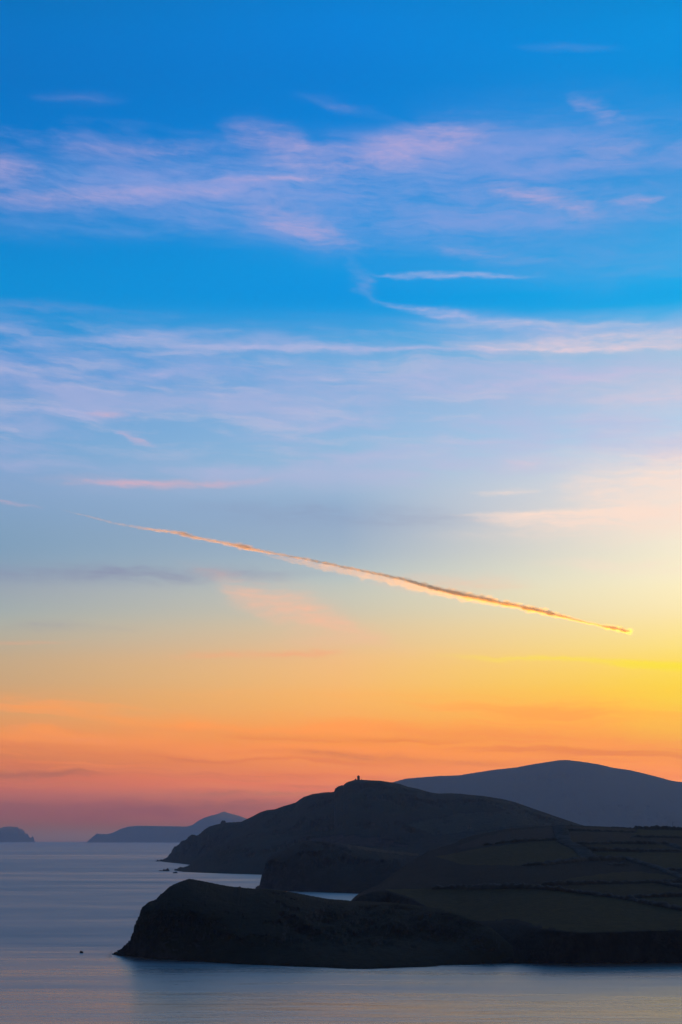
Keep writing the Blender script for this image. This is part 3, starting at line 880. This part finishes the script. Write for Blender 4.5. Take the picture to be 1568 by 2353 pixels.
# ---------------------------------------------------------------- contrail, nine kilometres up
def build_contrail(name, pts, drop_px, dens, seed, parent=None):
    ALT = 9000.0
    def at(px, py):
        d = ray(px, py); k = (ALT - CAM_H) / d.z
        return d * k + Vector((0, 0, CAM_H))
    x0, x1 = pts[0][0], pts[-1][0]; x = float(x0); vs, fs = [], []
    n = 28; first = at(170, 1179); rows_ = 0
    ys = [(a, b + drop_px) for a, b, c in pts]; ws = [(a, c) for a, b, c in pts]
    while x <= x1:
        py = smooth_interp(ys, x, 8)
        c = at(x, py)
        tan = (at(x + 1, smooth_interp(ys, x + 1, 8)) - at(x - 1, smooth_interp(ys, x - 1, 8))).normalized()
        up = Vector((0, 0, 1)); side = tan.cross(up).normalized(); up = side.cross(tan)
        dist = c.length
        w = interp(ws, x) * 5.3 / FPX * dist
        puff = max(.35, 1 + .55 * fbm(x * .07, seed, 0, 5, .5))
        c = c + up * (w * .30 * fbm(x * .035, 7, 0, 5, .6))
        for i in range(n):
            a = 2 * math.pi * i / n
            q = max(.3, 1 + .42 * fbm(x * .14 + seed, math.cos(a) * 1.3, math.sin(a) * 1.3 + 9, 6, .45))
            vs.append(c + side * (math.cos(a) * w * puff * q) + up * (math.sin(a) * w * puff * q * .85) - first)
        x += .9; rows_ += 1
    for k in range(rows_ - 1):
        for i in range(n):
            j = (i + 1) % n
            fs.append((k * n + i, (k + 1) * n + i, (k + 1) * n + j, k * n + j))
    fs.append(tuple(range(n))); fs.append(tuple((rows_ - 1) * n + i for i in range(n))[::-1])
    m, b, out = mat('vapour')
    pv_ = b.new('ShaderNodeVolumePrincipled')
    pv_.inputs['Color'].default_value = (.99, .90, .60, 1)
    pv_.inputs['Density'].default_value = dens
    pv_.inputs['Anisotropy'].default_value = .76
    b.put(out.inputs['Volume'], pv_.outputs[0])
    o = mesh_obj(name, vs, fs, m, parent)
    if not parent: o.location = first
    return o
TRAIL = [(175,1180,.10),(215,1188,.2),(260,1202,.45),(330,1214,.7),(390,1222,.8),(420,1226,1.25),(445,1234,.9),(500,1245,.8),(540,1252,1.2),(568,1258,1.5),(580,1262,1.0),(620,1270,.75),(660,1277,.7),(720,1288,.75),(800,1305,.8),(870,1319,.85),(930,1332,.95),(1000,1352,1.25),(1060,1366,1.5),(1130,1381,1.55),(1180,1391,1.3),(1215,1398,1.5),(1250,1406,1.35),(1290,1416,1.0),(1325,1425,.75),(1345,1430,.6),(1385,1438,.75),(1410,1444,1.15),(1435,1449,1.3),(1450,1451,1.0),(1452,1451.4,.3)]
CORE = [(a, b, c * .62) for a, b, c in TRAIL if a >= 330]
trail = build_contrail('contrail', CORE, 0, .0078, 0)
tag(trail, 'long thin vapour trail slanting across the sky, pink at left and golden at right', 'contrail')
HALO = [(130,1168,.05),(175,1180,.3),(215,1189,.5)] + [(a, b, c * 1.12) for a, b, c in TRAIL if a >= 260]
build_contrail('soft_vapour', HALO, 0, .0022, 2, trail)
build_contrail('faded_vapour', [(600,1266,.3),(680,1281,1.6),(760,1297,2.0),(870,1319,2.1),(960,1341,2.0),(1060,1366,1.5),(1120,1379,.8),(1180,1391,.2)], 8, .0007, 5, trail)

# ---------------------------------------------------------------- haze: one closed box of even air
def build_haze():
    S = SEA_R + 150
    bm = bmesh.new(); bmesh.ops.create_cube(bm, size=1)
    zb = -32.0
    for v in bm.verts: v.co = Vector((v.co.x * 2 * S, v.co.y * 2 * S, zb if v.co.z < 0 else HAZE_TOP))
    me = bpy.data.meshes.new('haze'); bm.to_mesh(me); bm.free()
    o = bpy.data.objects.new('haze', me); col.objects.link(o)
    m, b, out = mat('evening_air')
    pv_ = b.new('ShaderNodeVolumePrincipled')
    pv_.inputs['Color'].default_value = (.60, .76, 1.0, 1)
    pv_.inputs['Density'].default_value = SIGMA
    pv_.inputs['Anisotropy'].default_value = 0.42
    b.put(out.inputs['Volume'], pv_.outputs[0])
    me.materials.append(m)
    tag(o, 'thin blue evening haze over sea and land', 'haze', kind='stuff')
build_haze()
